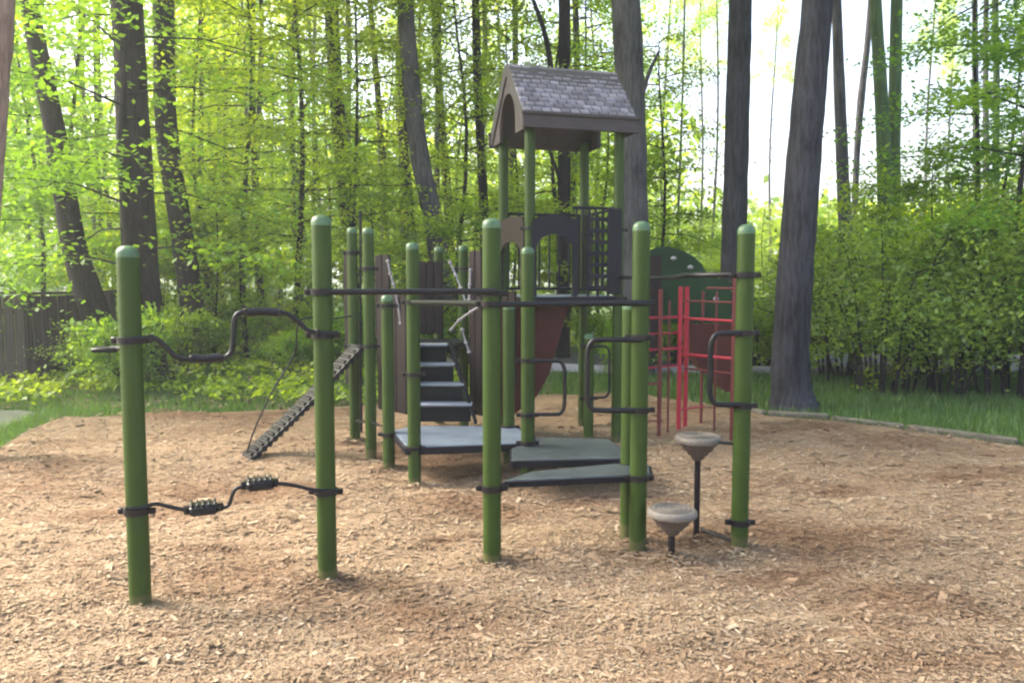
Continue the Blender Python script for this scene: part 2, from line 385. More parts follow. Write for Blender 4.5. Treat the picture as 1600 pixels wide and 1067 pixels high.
CN = []
for k in range(3):         # high crowns of the tall forest trees, hung from z = 0 (crown base)
    N = 42; Cs = []; tb = MB()
    for i in range(N):
        a = rng.uniform(0, 6.28); rr = 3.6*math.sqrt(rng.uniform(.05, 1)); z = rng.uniform(0, 6.5); rr *= (1-.09*z)
        ctr = np.array([rr*math.cos(a), rr*math.sin(a), z+.12*rr])
        tb.tube([(0, 0, max(-.6, z-2.2)), (ctr[0]*.45, ctr[1]*.45, z-.9), tuple(ctr)], [.07, .045, .012], 5, caps=False)
        Cs.append(ctr+rng.normal(0, 1, (150, 3))*np.array([.6, .6, .26]))
    CN.append((leafmesh('crown', np.concatenate(Cs), .17, M['leaf']), tb))
def shrub(h, rad, stems, N, size, mat):
    tb = MB(); tips = []
    for i in range(stems):
        a = rng.uniform(0, 6.28); r0 = rng.uniform(0, .25)*rad; r1 = rad*rng.uniform(.25, 1); hh = h*rng.uniform(.55, 1)*(1-.25*(r1/rad)**2)
        b0 = np.array([r0*math.cos(a), r0*math.sin(a), -.08])
        P = [b0+np.array([(r1-r0)*math.cos(a)*t**1.6, (r1-r0)*math.sin(a)*t**1.6, hh*(1-(1-t)**1.4)]) for t in (0, .25, .5, .75, 1)]
        tb.tube(P, [.024, .018, .013, .008, .003], 5, caps=False)
        for k in range(13):
            t = rng.uniform(.36, 1); p = b0+np.array([(r1-r0)*math.cos(a)*t**1.6, (r1-r0)*math.sin(a)*t**1.6, hh*(1-(1-t)**1.4)])
            q = p+rng.normal(0, 1, 3)*np.array([.16, .16, .1])*rad; tb.tube([p, q], [.006, .002], 4, caps=False); tips.append(q)
    C = np.array(tips)[rng.integers(0, len(tips), N)]+rng.normal(0, 1, (N, 3))*np.array([.13, .13, .085])*rad
    C[:, 2] = np.abs(C[:, 2])+.03
    t = tb.build('stems', M['bark_dark']); tm = t.data; bpy.data.objects.remove(t)
    return tm, leafmesh('foliage', C, size, mat, .35)
SH = [shrub(2.7, 1.7, 15, 7000, .066, M['leaf_shrub']), shrub(2.3, 1.5, 13, 6000, .064, M['leaf_shrub']), shrub(1.2, .95, 16, 5000, .075, M['leaf']), shrub(1.3, .9, 14, 5000, .075, M['leaf_deep'])]

def plant(name, label, cat, mods, names, loc, rz, sc, group=None):
    t = thing(name, label, cat, loc, group, rz); t.scale = (sc, sc, sc*random.uniform(.92, 1.1))
    for m_, nm in zip(mods, names): meshobj(nm, m_, t)
    return t

# tall trees measured from the photograph: (pixel x, pixel y, pixel width) down the trunk, distance
def tall(label, rows, Y, mat, ztop=13, crown=0, flare=1.35, branches=(), nocrown=False, name='forest_tree'):
    P = [(DP(x, y, Y), w_*Y/FPX/2) for x, y, w_ in rows]
    P.sort(key=lambda q: q[0].z)
    (a, ra), (b_, rb) = P[0], P[1]
    g = a+(a-b_)*((a.z+.1)/(b_.z-a.z)); g.z = -.1
    if a.z > .25: P.insert(0, (Vector((g.x, Y, .35)) if False else a+(g-a)*.82, ra*1.03)); P.insert(0, (g, ra*flare))
    else: P.insert(0, (Vector((a.x, Y, -.1)), ra*flare))
    (a, ra), (b_, rb) = P[-2], P[-1]; sl = (b_-a)/max(.3, (b_.z-a.z)); top = b_.copy(); rtop = rb
    for k in range(3):
        dz = (ztop-b_.z)/3; top = top+Vector((sl.x*dz*.6, random.uniform(-.15, .15), dz)); rtop *= .72; P.append((top.copy(), rtop))
    base = P[0][0].copy(); base.z = 0
    t = thing(name, label, 'tree', base)
    tb = MB(); tb.tube([p-base for p, r in P], [r for p, r in P], 20, smooth=6, jit=.05)
    for (x0, y0, x1, y1, x2, y2, w_) in branches:
        tb.tube([DP(x0, y0, Y)-base, DP(x1, y1, Y-.3)-base, DP(x2, y2, Y-.6)-base], [w_*Y/FPX/2, w_*Y/FPX/2*.7, w_*Y/FPX/2*.4], 7, smooth=5)
    tb.build('trunk', mat, t)
    cm, lb = CN[crown % 3]; ct = P[-3][0]-base
    cr = meshobj('crown', cm, t, ct); cr.rotation_euler.z = random.uniform(0, 6)
    if lb is not None:
        me = bpy.data.meshes.new('branches'); me.from_pydata(lb.v, [], lb.f); me.materials.append(M['bark_dark']); me.shade_smooth(); CN[crown % 3] = (cm, None); LB[crown % 3] = me
    b2 = meshobj('branches', LB[crown % 3], t, ct); b2.rotation_euler.z = cr.rotation_euler.z
    return t
LB = {}
tall('dark trunk leaning left at the far left, in front of the brown fence', [(45, 0, 26), (85, 200, 30), (115, 380, 36), (152, 500, 44)], 12.3, M['bark_dark'], 14, 0)
tall('thick dark trunk right behind the leftmost green post', [(198, 0, 44), (208, 200, 48), (219, 400, 52), (230, 560, 56), (238, 598, 70)], 11.7, M['bark_dark'], 14, 1)
tall('dark trunk just right of the thick one behind the leftmost post', [(255, 0, 30), (260, 200, 32), (282, 350, 33), (300, 480, 36), (306, 560, 38)], 14.5, M['bark_dark'], 14, 2)
tall('slim dark trunk behind the second tall green post', [(520, 60, 22), (530, 200, 22), (543, 330, 24), (552, 480, 26)], 17, M['bark_dark'], 15, 0)
tall('pale grey trunk curving behind the shorter green posts, left of the tower', [(633, 0, 24), (642, 120, 27), (655, 240, 29), (678, 350, 30), (690, 440, 34)], 15, M['bark_grey'], 14, 1)
tall('thin dark trunk between the curving grey trunk and the tower roof', [(743, 0, 12), (747, 150, 13), (755, 300, 14), (758, 420, 16)], 17, M['bark_dark'], 14, 2)
tall('dark trunk straight behind the shingled roof, forked above it', [(882, 0, 18), (882, 150, 18), (881, 330, 20), (880, 450, 22)], 16, M['bark_dark'], 14, 0, branches=[(872, 210, 855, 70, 825, -20, 12), (880, 300, 860, 240, 838, 205, 7)])
tall('broad grey trunk against the right end of the shingled roof', [(978, 0, 44), (985, 150, 44), (988, 300, 46), (992, 440, 50)], 13.2, M['bark_grey'], 14, 1, branches=[(998, 170, 1012, 120, 1030, 80, 9)])
tall('straight slate trunk behind the rightmost green post', [(1157, 0, 34), (1153, 150, 36), (1149, 300, 37), (1146, 420, 40)], 12.6, M['bark_slate'], 14, 2)
tall('big slate trunk leaning right at the edge of the chip bed', [(1278, 0, 46), (1264, 150, 49), (1252, 300, 52), (1241, 450, 54), (1235, 560, 57), (1237, 612, 63), (1239, 634, 78)], 9.6, M['bark_slate'], 14, 0, flare=1.15)
tall('thin dark trunk close right of the big leaning slate trunk', [(1307, 0, 14), (1312, 150, 17), (1318, 300, 19), (1322, 400, 20)], 18, M['bark_grey'], 14, 1)
tall('mossy double trunk above the big bush, left one', [(1368, 0, 17), (1375, 120, 19), (1382, 260, 22), (1384, 400, 24)], 17, M['bark_ivy'], 14, 2)
tall('mossy double trunk above the big bush, right one', [(1401, 0, 17), (1399, 120, 18), (1396, 260, 20), (1396, 400, 24)], 17.3, M['bark_ivy'], 14, 0)
tall('slanting thin trunk left of the mossy double trunk', [(1356, 60, 9), (1345, 160, 11), (1338, 260, 9), (1334, 380, 10)], 21, M['bark_grey'], 14, 1)
tall('first of three slender trunks at the top right', [(1523, 0, 8), (1524, 130, 9), (1526, 260, 10), (1527, 380, 10)], 24, M['bark_grey'], 15, 2)
tall('middle of three slender trunks at the top right', [(1541, 0, 7), (1540, 130, 8), (1541, 260, 9), (1541, 380, 9)], 26, M['bark_grey'], 15, 0)
tall('last of three slender trunks at the top right', [(1555, 0, 9), (1557, 130, 9), (1556, 260, 10), (1555, 380, 10)], 24, M['bark_ivy'], 15, 1)
tall('slim trunk rising left of the curving grey trunk', [(578, 0, 9), (592, 170, 10), (600, 320, 12), (604, 430, 12)], 18, M['bark_grey'], 14, 2)
tall('short-looking dark trunk directly behind the curving grey trunk', [(628, 100, 14), (631, 250, 15), (634, 380, 16), (634, 450, 16)], 20, M['bark_dark'], 15, 0)
tall('pale pinkish trunk cut off by the left picture edge', [(2, 0, 36), (-6, 120, 36), (-16, 260, 38), (-40, 520, 44)], 6.8, M['bark_pale'], 12, 1)

# slender trunks deep in the wood
ZN = [(-40, 'beyond the left picture edge'), (40, 'above the left end of the fence'), (110, 'above the right end of the fence'), (180, 'between the leaning trunk and leftmost green post'), (250, 'straight behind the leftmost green post'), (330, 'above the lower dip of the wavy rail'), (410, 'above the rising bend of the wavy rail'), (480, 'left of the second tall green post'), (550, 'right of the second tall green post'), (620, 'behind the shortest green post'), (690, 'behind the step ladder'), (760, 'left of the middle tall green post'), (830, 'behind the left tower posts'), (900, 'in the middle of the tower opening'), (1000, 'behind the right tower posts'), (1080, 'left of the straight slate trunk, above the red ladder'), (1180, 'beside the straight slate trunk'), (1260, 'between the two slate trunks'), (1350, 'just right of the leaning slate trunk'), (1450, 'above the left part of the big bush'), (1530, 'above the middle of the big bush'), (1600, 'above the right part of the big bush')]
def zone(px, Y=0):
    z = next((wd for lim, wd in ZN if px < lim), 'beyond the right picture edge')
    d = '' if not Y else ('near, ' if Y < 16 else 'set back, ' if Y < 22 else 'far back, ' if Y < 29 else 'deepest in, ')
    return d+z
base_slim = []
for k in range(3):
    hh = 15; ph = rng.uniform(0, 6)
    tb = MB(); zs = np.linspace(-.1, hh, 14); tb.tube([(.16*math.sin(z*.45+ph), .14*math.cos(z*.37+ph), z) for z in zs], [.115*(1-.6*max(0, z)/hh) for z in zs], 9, jit=.05)
    for q in range(9):
        z = rng.uniform(3, 13); a = rng.uniform(0, 6.28); L = rng.uniform(.8, 2)
        tb.tube([(0, 0, z), (L*.5*math.cos(a), L*.5*math.sin(a), z+.35*L), (L*math.cos(a), L*math.sin(a), z+.45*L)], [.035, .02, .006], 5, caps=False)
    o = tb.build('trunk', [M['bark_dark'], M['bark_grey'], M['bark_dark']][k]); base_slim.append(o.data); bpy.data.objects.remove(o)
def slim(px, Y, k, sc):
    x = (px-800)/FPX*Y*1.0
    t = thing('slender_tree', 'slender bare-stemmed tree, '+zone(px, Y), 'tree', (x, Y, 0), 'slender trees, '+zone(px, Y), random.uniform(0, 6))
    t.scale = (sc, sc, 1); meshobj('trunk', base_slim[k], t)
    cr = meshobj('crown', CN[k][0], t, (0, 0, 10.5)); cr.scale = (.5, .5, .55)
for i in range(40):
    px = rng.uniform(-250, 1010); slim(px, rng.uniform(17, 40), i % 3, rng.uniform(.5, 1.25))
for px, Y, sc in [(1035, 34, .7), (1060, 27, .5), (1090, 36, .6), (1112, 30, .5), (1200, 38, .6), (1440, 33, .6), (1470, 37, .6), (1590, 28, .8), (1650, 22, 1), (1750, 20, 1)]: slim(px, Y, 1, sc)

# leafy young trees
def young(px, Y, k, sc, lab=None):
    x = (px-800)/FPX*Y
    plant('young_tree', lab or 'leafy young tree, '+zone(px, Y), 'tree', YT[k], ('trunk', 'crown'), (x, Y, -.05), random.uniform(0, 6.28), sc, None if lab else 'leafy young trees, '+zone(px, Y))
L = [(-60, 14.5, 4, 1), (60, 15.5, 3, 1), (130, 15.8, 4, 1.1), (215, 11.5, 4, 1.1), (320, 16.5, 1, 1), (390, 15.5, 0, 1), (470, 15.5, 2, 1), (560, 15.2, 1, 1), (640, 17, 0, .9), (720, 16.5, 2, .9),
     (800, 18, 1, .9), (870, 17.5, 2, .85), (940, 19, 0, .8), (1030, 14.8, 2, .62), (1600, 11.2, 4, .9), (1690, 10.5, 3, 1), (1560, 14, 3, .85), (1820, 12, 1, 1), (-200, 10, 3, 1), (1510, 12.6, 4, .85)]
LAB = ['leafy young tree at the far left behind the fence corner', 'green young tree behind the dark trunk leaning left', 'tall young tree between the leaning trunk and the thick dark trunk', 'low-hanging dark green young tree crossing the thick dark trunk', 'young tree whose leaves cover the second dark trunk', 'bright young tree right behind the wavy climbing rail', 'layered young tree left of the second tall green post', 'young tree just behind the second tall green post', 'young tree behind the pale grey curving trunk', 'young tree left of the shingled tower roof',
  'young tree seen under the left side of the tower roof', 'young tree framed between the tower roof posts', 'young tree directly behind the tower guard bars', 'small yellow-green young tree right of the broad grey trunk', 'dark green branchy tree reaching in from the right picture edge', 'dark young tree beyond the right picture edge', 'young tree behind the right end of the thicket', 'young tree farther out beyond the right picture edge', 'young tree beyond the left picture edge', 'loose dark green young tree above the middle of the thicket']
for a, lb_ in zip(L, LAB): young(*a, lab=lb_)
for i in range(30):
    px = rng.uniform(-300, 960); Y = rng.uniform(18, 38); young(px, Y, int(rng.integers(0, 5)), rng.uniform(.8, 1.3)*(.75+Y*.012))
for i in range(12):
    px = rng.uniform(1420, 2000); young(px, rng.uniform(17, 34), int(rng.integers(0, 5)), rng.uniform(.55, .8))
for px, Y, k, sc in [(1040, 24, 0, .45), (1090, 28, 1, .5), (1130, 22, 1, .38), (1190, 25, 0, .45), (1230, 30, 1, .5), (1330, 20, 1, .42), (1290, 26, 0, .5), (1370, 24, 3, .5), (1430, 19, 3, .45), (1480, 22, 0, .55)]: young(px, Y, k, sc)

# saplings and low bushes of the understorey
def low(px, Y, k, sc):
    x = (px-800)/FPX*Y
    plant('sapling', 'low leafy sapling, '+zone(px, Y), 'sapling', SP[k], ('trunk', 'crown'), (x, Y, -.05), random.uniform(0, 6.28), sc, 'low saplings, '+zone(px, Y))
def bush(px, Y, k, sc, label=None, group=None):
    x = (px-800)/FPX*Y
    plant('bush', label or 'small green bush, '+zone(px, Y), 'bush', SH[k], ('stems', 'foliage'), (x, Y, -.03), random.uniform(0, 6.28), sc, group or (None if label else 'small bushes, '+zone(px, Y)))
for i in range(30):
    px = rng.uniform(-150, 1000); low(px, rng.uniform(14 if px > 230 else 14.5, 24), i % 3, rng.uniform(.7, 1.15))
for i in range(16):
    px = rng.uniform(1000, 1750); low(px, rng.uniform(18, 27), i % 3, rng.uniform(.7, 1.2))
for i in range(24):
    px = rng.uniform(-150, 1000); bush(px, rng.uniform(13 if px > 230 else 14.5, 18), 2+i % 2, rng.uniform(.5, .95))
bush(1385, 10.9, 0, .98, 'big leafy bush with many stems right of the leaning slate trunk')
bush(1480, 10.7, 1, 1.05, 'big leafy bush in the middle of the right-hand thicket')
bush(1590, 10.6, 0, 1.0, 'big leafy bush cut by the right picture edge')
bush(1320, 12.6, 1, 1.0, 'bush standing behind the leaning slate trunk')
bush(1700, 11, 1, 1.1, 'big bush beyond the right picture edge')
bush(1440, 13.2, 0, 1.2, 'taller bush behind the middle of the right-hand thicket')
bush(1560, 13.2, 0, 1.25, 'taller bush behind the right end of the thicket')
bush(140, 12.0, 1, .42, 'dark bush growing against the brown fence')
bush(205, 11.1, 3, .9, 'small bush at the foot of the thick dark trunk')
bush(1190, 14, 2, 1.1, 'yellowish bush between the two slate trunks')
bush(1060, 15, 3, 1.2, 'dark bush far behind the red ladder')

for a in [(1300, 12.0, 0, .8), (1395, 11.2, 2, .62), (1455, 12.2, 2, .9), (1520, 11.6, 1, 1.1), (1585, 11.4, 2, .85), (1340, 13.8, 2, .9), (1250, 15.5, 0, .9)]: low(*a)
# distant wood that closes the view
C = []
for i in range(1500):
    a = rng.uniform(-1.15, 1.15); d = rng.uniform(46, 70); right = .20 < a < .62
    zt = (rng.uniform(.3, 1)**1.2)*(5.5 if right else 11)
    c0 = np.array([math.sin(a)*d, math.cos(a)*d, zt]); C.append(c0+rng.normal(0, 1, (45, 3))*np.array([1.3, 1.3, .8]))
C = np.concatenate(C); C[:, 2] = np.abs(C[:, 2])
tag(meshobj('distant_wood', leafmesh('distant_wood', C, .55, M['leaf'], .2)), 'hazy green mass of far-off woodland closing the view', 'woodland', kind='stuff')

# grass round the bed and ground plants
def blades(N, ylo, yhi, hlo, hhi, xw=.95, keep=None):
    y = rng.uniform(ylo**.5, yhi**.5, N)**2; x = rng.uniform(-1, 1, N)*(y*xw)
    k = ~inside(x, y, border)
    if keep is not None: k &= keep(x, y)
    x, y = x[k], y[k]; N = len(x)
    hh = rng.uniform(hlo, hhi, N); a = rng.uniform(0, 6.28, N); wd = .006+.0035*np.clip(y-8, 0, 10)*.35
    b0 = np.stack([x, y, np.full(N, -.065)], 1); sx = np.stack([np.cos(a)*wd, np.sin(a)*wd, np.zeros(N)], 1)
    tip = b0+np.stack([rng.normal(0, .35, N)*hh, rng.normal(0, .35, N)*hh, hh], 1)
    v = np.stack([b0-sx, b0+sx, tip], 1).reshape(-1, 3); return v
GVL = [(p[0], p[1]) for p in (GP(-420, 668), GP(0, 664), GP(62, 640), GP(30, 636), GP(-500, 640))]
nopath = lambda x, y: ~((y > 13.2) & (y < 17.6) & (x > -2.2)) & ~inside(x, y, GVL)
v = blades(230000, 6.2, 17, .03, .15, keep=nopath)
tag(meshobj('grass', npmesh('grass', v, np.arange(len(v)).reshape(-1, 3), M['grass'])), 'short green grass growing round the chip bed', 'grass', kind='stuff')
N = 26000; y = rng.uniform(9.8, 26, N); x = rng.uniform(-1, 1, N)*y*.9; k = ~inside(x, y, border) & nopath(x, y) & (np.sin(x*1.9+np.sin(y*1.3)*2)+np.sin(y*2.3+x) > -.4) & ~((x > .2) & (y < 13.2)); x, y = x[k], y[k]
C = np.repeat(np.stack([x, y, np.zeros(len(x))], 1), 3, 0)+rng.normal(0, 1, (len(x)*3, 3))*np.array([.09, .09, .05]); C[:, 2] = np.abs(C[:, 2])+rng.uniform(0, .14, len(C))
tag(meshobj('ground_cover', leafmesh('ground_cover', C, .08, M['leaf'], .4)), 'low leafy ground cover spreading under the trees', 'ground cover', kind='stuff')
N = 9000; y = rng.uniform(9.6, 16, N); x = rng.uniform(-.7, .05, N)*y; k = ~inside(x, y, border); x, y = x[k], y[k]
M['litter'] = solid('dead_leaves', (.20, .13, .09), .9, .5, 20, .2)
tag(meshobj('leaf_litter', npmesh('leaf_litter', leaves(np.stack([x, y, rng.uniform(-.05, .01, len(x))], 1), .07, .8), np.arange(4*len(x)).reshape(-1, 4), M['litter'])), 'brown dead leaves scattered under the trees on the left', 'leaf litter', kind='stuff')

# ---------------------------------------------------------------- fence on the left
def fence(label, x0, y0, x1, y1, hh):
    a = Vector((x0, y0, 0)); e = Vector((x1, y1, 0)); d = e-a; L = d.length; rz = math.atan2(d.y, d.x)
    t = thing('board_fence', label, 'fence', a, None, rz)
    pb = MB(); n_ = int(L/.15)
    for i in range(n_): pb.box(((i+.5)*L/n_, 0, hh/2-.03+random.uniform(-.006, .006)), (L/n_-.012, .022, hh-.02), 0, .003)
    pb.build('boards', M['fence'], t)
    MB().box((L/2, .035, hh*.8), (L, .045, .09), 0, .004).box((L/2, .035, .25), (L, .045, .09), 0, .004).build('rail', M['fence'], t)
    MB().box((L/2, 0, hh+.0), (L+.06, .11, .04), 0, .006).build('top_cap', M['fence'], t)
    for xx in np.linspace(0.05, L-.05, max(2, int(L/1.8)+1)): MB().box((xx, .09, hh/2-.05), (.1, .1, hh+.08), 0, .006).build('post', M['fence'], t)
f0 = DP(-420, 590, 11.2); f1 = DP(44, 595, 11.6); f2 = DP(185, 580, 13.4)
fence('near stretch of dark brown board fence at the left picture edge', f0.x, 11.2, f1.x, 11.6, 1.34)
fence('receding stretch of dark brown board fence behind the leaning trunk', f1.x+.06, 11.68, f2.x, 13.4, 1.33)

# ---------------------------------------------------------------- the play structure
PR = .049
root = thing('play_structure', 'green-posted climbing playground with roofed tower, decks and black rails', 'play structure', (0.2, 6, 0))
def part(mb, name, mat, parent=None, **k):
    p = parent or root
    o = mb.build(name, mat, p, **k)
    if p is root: o.location = (-.2, -6, 0)
    return o
CLP = {}
def post(key, px, py, ytop=None, h=None, clamps=(), r=PR, cap=True, XY=None):
    b0 = Vector((*XY, 0)) if XY else GP(px, py)
    if h is None: h = DP(px, ytop, b0.y).z
    mb = MB(); mb.lathe((b0.x, b0.y, 0), [(r, -.15), (r, h-.06), (r*.995, h-.055)], 28)
    o = part(mb, 'post', M['green'])
    if cap: part(MB().lathe((b0.x, b0.y, h-.057), [(r+.001, 0), (r+.001, .020), (r*.93, .034), (r*.72, .046), (r*.4, .053), (.004, .055)], 28), 'cap', M['cap'], o)
    for c in clamps:
        z = c if c < 5 else DP(px, c, b0.y).z
        cm = MB().lathe((b0.x, b0.y, z-.017), [(r+.001, 0), (r+.011, .002), (r+.011, .032), (r+.001, .034)], 28)
        cm.box((b0.x-r-.022, b0.y-.004, z), (.034, .022, .030), 0, .004).box((b0.x+r+.022, b0.y-.004, z), (.034, .022, .030), 0, .004)
        cm.lathe((b0.x-r-.024, b0.y-.02, z-.006), [(.007, 0), (.007, .012)], 8)
        part(cm, 'clamp', M['clamp'], o)
    CLP[key] = (b0.x, b0.y, h); return o
zU, zL, zBar, zCD = 1.265, .462, 1.482, 1.413
post('A', 220, 946, 383, clamps=[zU, zL])
post('B', 512, 904, 335, clamps=[zU, zL, zBar])
post('C', 769, 880, 340, clamps=[zBar-.01, zCD, .42])
post('D', 996, 856, 345, clamps=[zCD, 527, 640, .415])
post('E', 1155, 851, 350, clamps=[430, 520, 633, 815])
post('F', 648, 758, 378, clamps=[1.375, 585, .285])
post('G', 608, 732, 460, clamps=[1.33, .285])
post('H', 580, 712, 355, clamps=[420, 541])
post('I', 555, 690, 355, clamps=[395, 541])
post('J', 824, 752, 385, clamps=[563, 648, .30])
post('K', 981, 832, h=1.42, clamps=[.415])
post('L', 919, 690, 520, clamps=[541, 622])
post('M', 795, 722, h=1.35, clamps=[.30])
def P(k, z, dx=0, dy=0): x, y, h = CLP[k]; return Vector((x+dx, y+dy, z))
P1 = GP(686, 668); P2 = GP(724, 670)
post('N', 0, 0, XY=(DP(686, 500, 8.3).x, 8.3), h=ZP(385, 8.3), clamps=[1.5]); post('O', 0, 0, XY=(DP(724, 500, 8.1).x, 8.1), h=ZP(383, 8.1), clamps=[ZP(420, 8.1)])

# straight top bars
def bar(a, b_, r=.019, name='rail', mat='black', mid=None):
    pts = [a, b_] if mid is None else [a]+mid+[b_]
    return part(MB().tube(pts, r, 14, smooth=0 if mid is None else 8), name, M[mat])
bar(P('B', zBar, -.02, -.045), P('C', zBar, .03, -.045), .016)
bar(P('C', zCD, -.01, -.05), P('D', zCD, .02, -.05), .016)
bar(P('F', 1.375, .0, -.04), P('C', 1.415, -.03, .04), .018)
# wavy climbing rails between A and B
a = CLP['A']; b_ = CLP['B']
def AB(px, py, fz=0):        # point on the vertical plane through A and B seen at this pixel
    d = ray(px, py); ax, ay = a[0], a[1]-.05; ex, ey = b_[0]-a[0], b_[1]-a[1]
    t = (ax*ey-ay*ex)/(d.x*ey-d.y*ex); return Vector((d.x*t, d.y*t, CH+d.z*t))
up = [AB(x, y) for x, y in [(196, 531), (218, 529), (238, 528), (248, 532), (262, 545), (274, 556), (286, 560), (310, 561), (342, 560), (356, 556), (363, 545), (365, 522), (366, 501), (371, 491), (384, 487), (405, 486), (437, 488), (450, 491), (464, 501), (478, 514), (490, 519), (514, 521), (528, 520)]]
ru = part(MB().tube(up, .0125, 12, smooth=4), 'wavy_rail', M['black'])
def sleeve(pts, r): return MB().tube(pts, r, 14, smooth=3)
for x_, y_ in ((300, 561), (345, 559.5), (384, 487.5), (437, 488.5), (236, 528), (496, 520)):
    q = AB(x_, y_); part(MB().box(q, (.022, .036, .036), math.atan2(b_[1]-a[1], b_[0]-a[0]), .005), 'collar', M['clamp'], ru)
part(sleeve([AB(300, 559.5), AB(322, 560.5), AB(345, 557.5)], .021), 'grip', M['black'], ru)
part(sleeve([AB(386, 488), AB(410, 486.5), AB(434, 488.5)], .021), 'grip', M['black'], ru)
lo = [AB(x, y) for x, y in [(196, 795), (222, 793), (242, 787), (262, 791), (288, 796), (318, 797), (345, 794), (357, 789), (362, 776), (368, 764), (384, 759), (405, 757), (432, 755), (458, 758), (490, 765), (514, 766), (530, 766)]]
rl = part(MB().tube(lo, .0095, 10, smooth=5), 'foot_rail', M['black'])
def pedal(px, py):
    c = AB(px, py); rz = math.atan2(b_[1]-a[1], b_[0]-a[0]); mb = MB().box(c, (.128, .10, .05), rz, .012)
    for k in range(5):
        o_ = (k-2)*.026; mb.box((c.x+o_*math.cos(rz), c.y+o_*math.sin(rz), c.z+.027), (.012, .096, .012), rz, .003)
    for s_ in (-1, 1): mb.lathe((c.x+s_*.072*math.cos(rz), c.y+s_*.072*math.sin(rz), c.z-.018), [(.016, 0), (.018, .01), (.018, .026), (.016, .036)], 12)
    return mb
part(pedal(318, 794), 'foot_pedal', M['black'], rl); part(pedal(406, 756), 'foot_pedal', M['black'], rl)
# flat pad sticking out to the left of post A
pa = P('A', zU-.035)
part(MB().tube([pa, pa+Vector((-.12, .05, -.01))], .012, 8).box(pa+Vector((-.145, .06, -.012)), (.11, .12, .022), .3, .006), 'side_pad', M['black'])

# bar from E back to the tower, loop handles
tx0, ty0, S_, TH = 27.5/FPX*7.3, 7.3, .875, R(16.5)
ct, st = math.cos(TH), math.sin(TH)
def T(u, v, z): return Vector((tx0+u*ct-v*st, ty0+u*st+v*ct, z))
zE = DP(1155, 430, CLP['E'][1]).z
bar(P('E', zE, .04, -.045), T(S_, -.05, zE-.01), .016, mid=[P('E', zE, -.25, .3), (P('E', zE)+T(S_, 0, zE-.03))/2])
def loop(k, px_in, y1, y2, sgn, r=.0125, dep=0):
    x, y, h = CLP[k]; Y = y-.04; z1 = ZP(y1, Y); z2 = ZP(y2, Y); xo = (px_in-800)/FPX*Y*1.0; q = .07
    xo = DP(px_in, (y1+y2)/2, Y).x
    pts = [(x, Y, z1), (xo-sgn*q, Y, z1), (xo-sgn*q*.35, Y, z1-.012), (xo, Y, z1-q), (xo, Y, (z1+z2)/2), (xo, Y, z2+q), (xo-sgn*q*.35, Y, z2+.012), (xo-sgn*q, Y, z2), (x, Y, z2)]
    return part(MB().tube(pts, r, 12, smooth=4), 'loop_handle', M['black'])
loop('D', 918, 531, 641, -1, .0155); loop('E', 1110, 521, 632, -1, .0155); loop('J', 882, 564, 647, 1, .0145); loop('L', 952, 541, 621, 1, .012)
part(MB().tube([P('E', ZP(694, CLP['E'][1])), P('E', ZP(692, CLP['E'][1]), -.13, .02)], .009, 8), 'stub', M['black'])

# low decks
def deck(pts, z, name='deck', th=.035, lip=.055, holes=True, mat='deck'):
    pts = [Vector((p[0], p[1], z)) for p in pts]
    o = part(MB().prism([p-Vector((0, 0, th)) for p in pts], (0, 0, th)), name, M[mat], bevel=.006)
    c = sum(pts, Vector())/len(pts); sk = MB()
    for i in range(len(pts)):
        p, q = pts[i]+(pts[i]-c).normalized()*.004, pts[(i+1) % len(pts)]+(pts[(i+1) % len(pts)]-c).normalized()*.004; d = (q-p)
        sk.box(((p+q)/2-Vector((0, 0, lip/2+.006))), (d.length, .024, lip), math.atan2(d.y, d.x), .004)
    part(sk, 'skirt', M['deckedge'], o); return o
zd = .30
deck([GP(614, 672, zd), GP(636, 698, zd), P('J', 0, -.02, .0), P('J', 0, .05, .25), P('M', 0, .04, .06), GP(648, 665, zd)], zd)
deck([GP(838, 683, .28), GP(950, 685, .28), GP(982, 708, .28), GP(972, 715, .28), GP(800, 718, .28), GP(800, 700, .28)], .28, mat='deck2')
g = GP(908, 738); part(MB().lathe((g.x, g.y, -.1), [(.05, 0), (.05, .30), (.09, .32)], 16), 'deck_leg', M['black'])
c1 = P('C', 0, .03, -.06); d1 = P('D', 0, .10, -.06); k1 = P('K', 0, .07, .05); k0 = P('C', 0, .45, .55)
deck([GP(787, 750, .43), GP(1016, 740, .43), GP(1014, 726, .43), GP(978, 722, .43), GP(830, 736, .43)], .43, 'bench_deck', .026, .036, mat='deck2')

# steps
ys = [(665, .30, 6.77, 737), (632, .46, 6.90, 735), (600, .62, 7.03, 723), (568, .785, 7.15, 708), (537, .95, 7.28, 697)]
st_ = None
for i in range(4):
    (y0, z0, d0, r0), (y1, z1, d1_, r1) = ys[i], ys[i+1]
    xr = (r1-800)/FPX*d1_; xl = DP(646, 600, d1_).x; 
    mb = MB().box(((xl+xr)/2, d1_+.012, (z0+z1)/2-.015), (xr-xl, .024, z1-z0-.03), 0)
    if st_ is None: st_ = part(mb, 'step_ladder', M['step'])
    else: part(mb, 'riser', M['step'], st_)
    part(MB().box(((xl+xr)/2, d1_+.06, z1-.012), (xr-xl+.02, .15, .024), 0, .006), 'tread', M['nosing'], st_)
xr0, xr1 = (740-800)/FPX*6.77, (700-800)/FPX*7.28
for xa, xb in ((xr0, xr1), (DP(643, 600, 6.77).x, DP(644, 600, 7.28).x)):
    part(MB().prism([(xa, 6.8, .30), (xa, 6.93, .30), (xb, 7.42, .86), (xb, 7.42, .97), (xb, 7.28, .97)], (.022, 0, 0)), 'stringer', M['step'], st_)
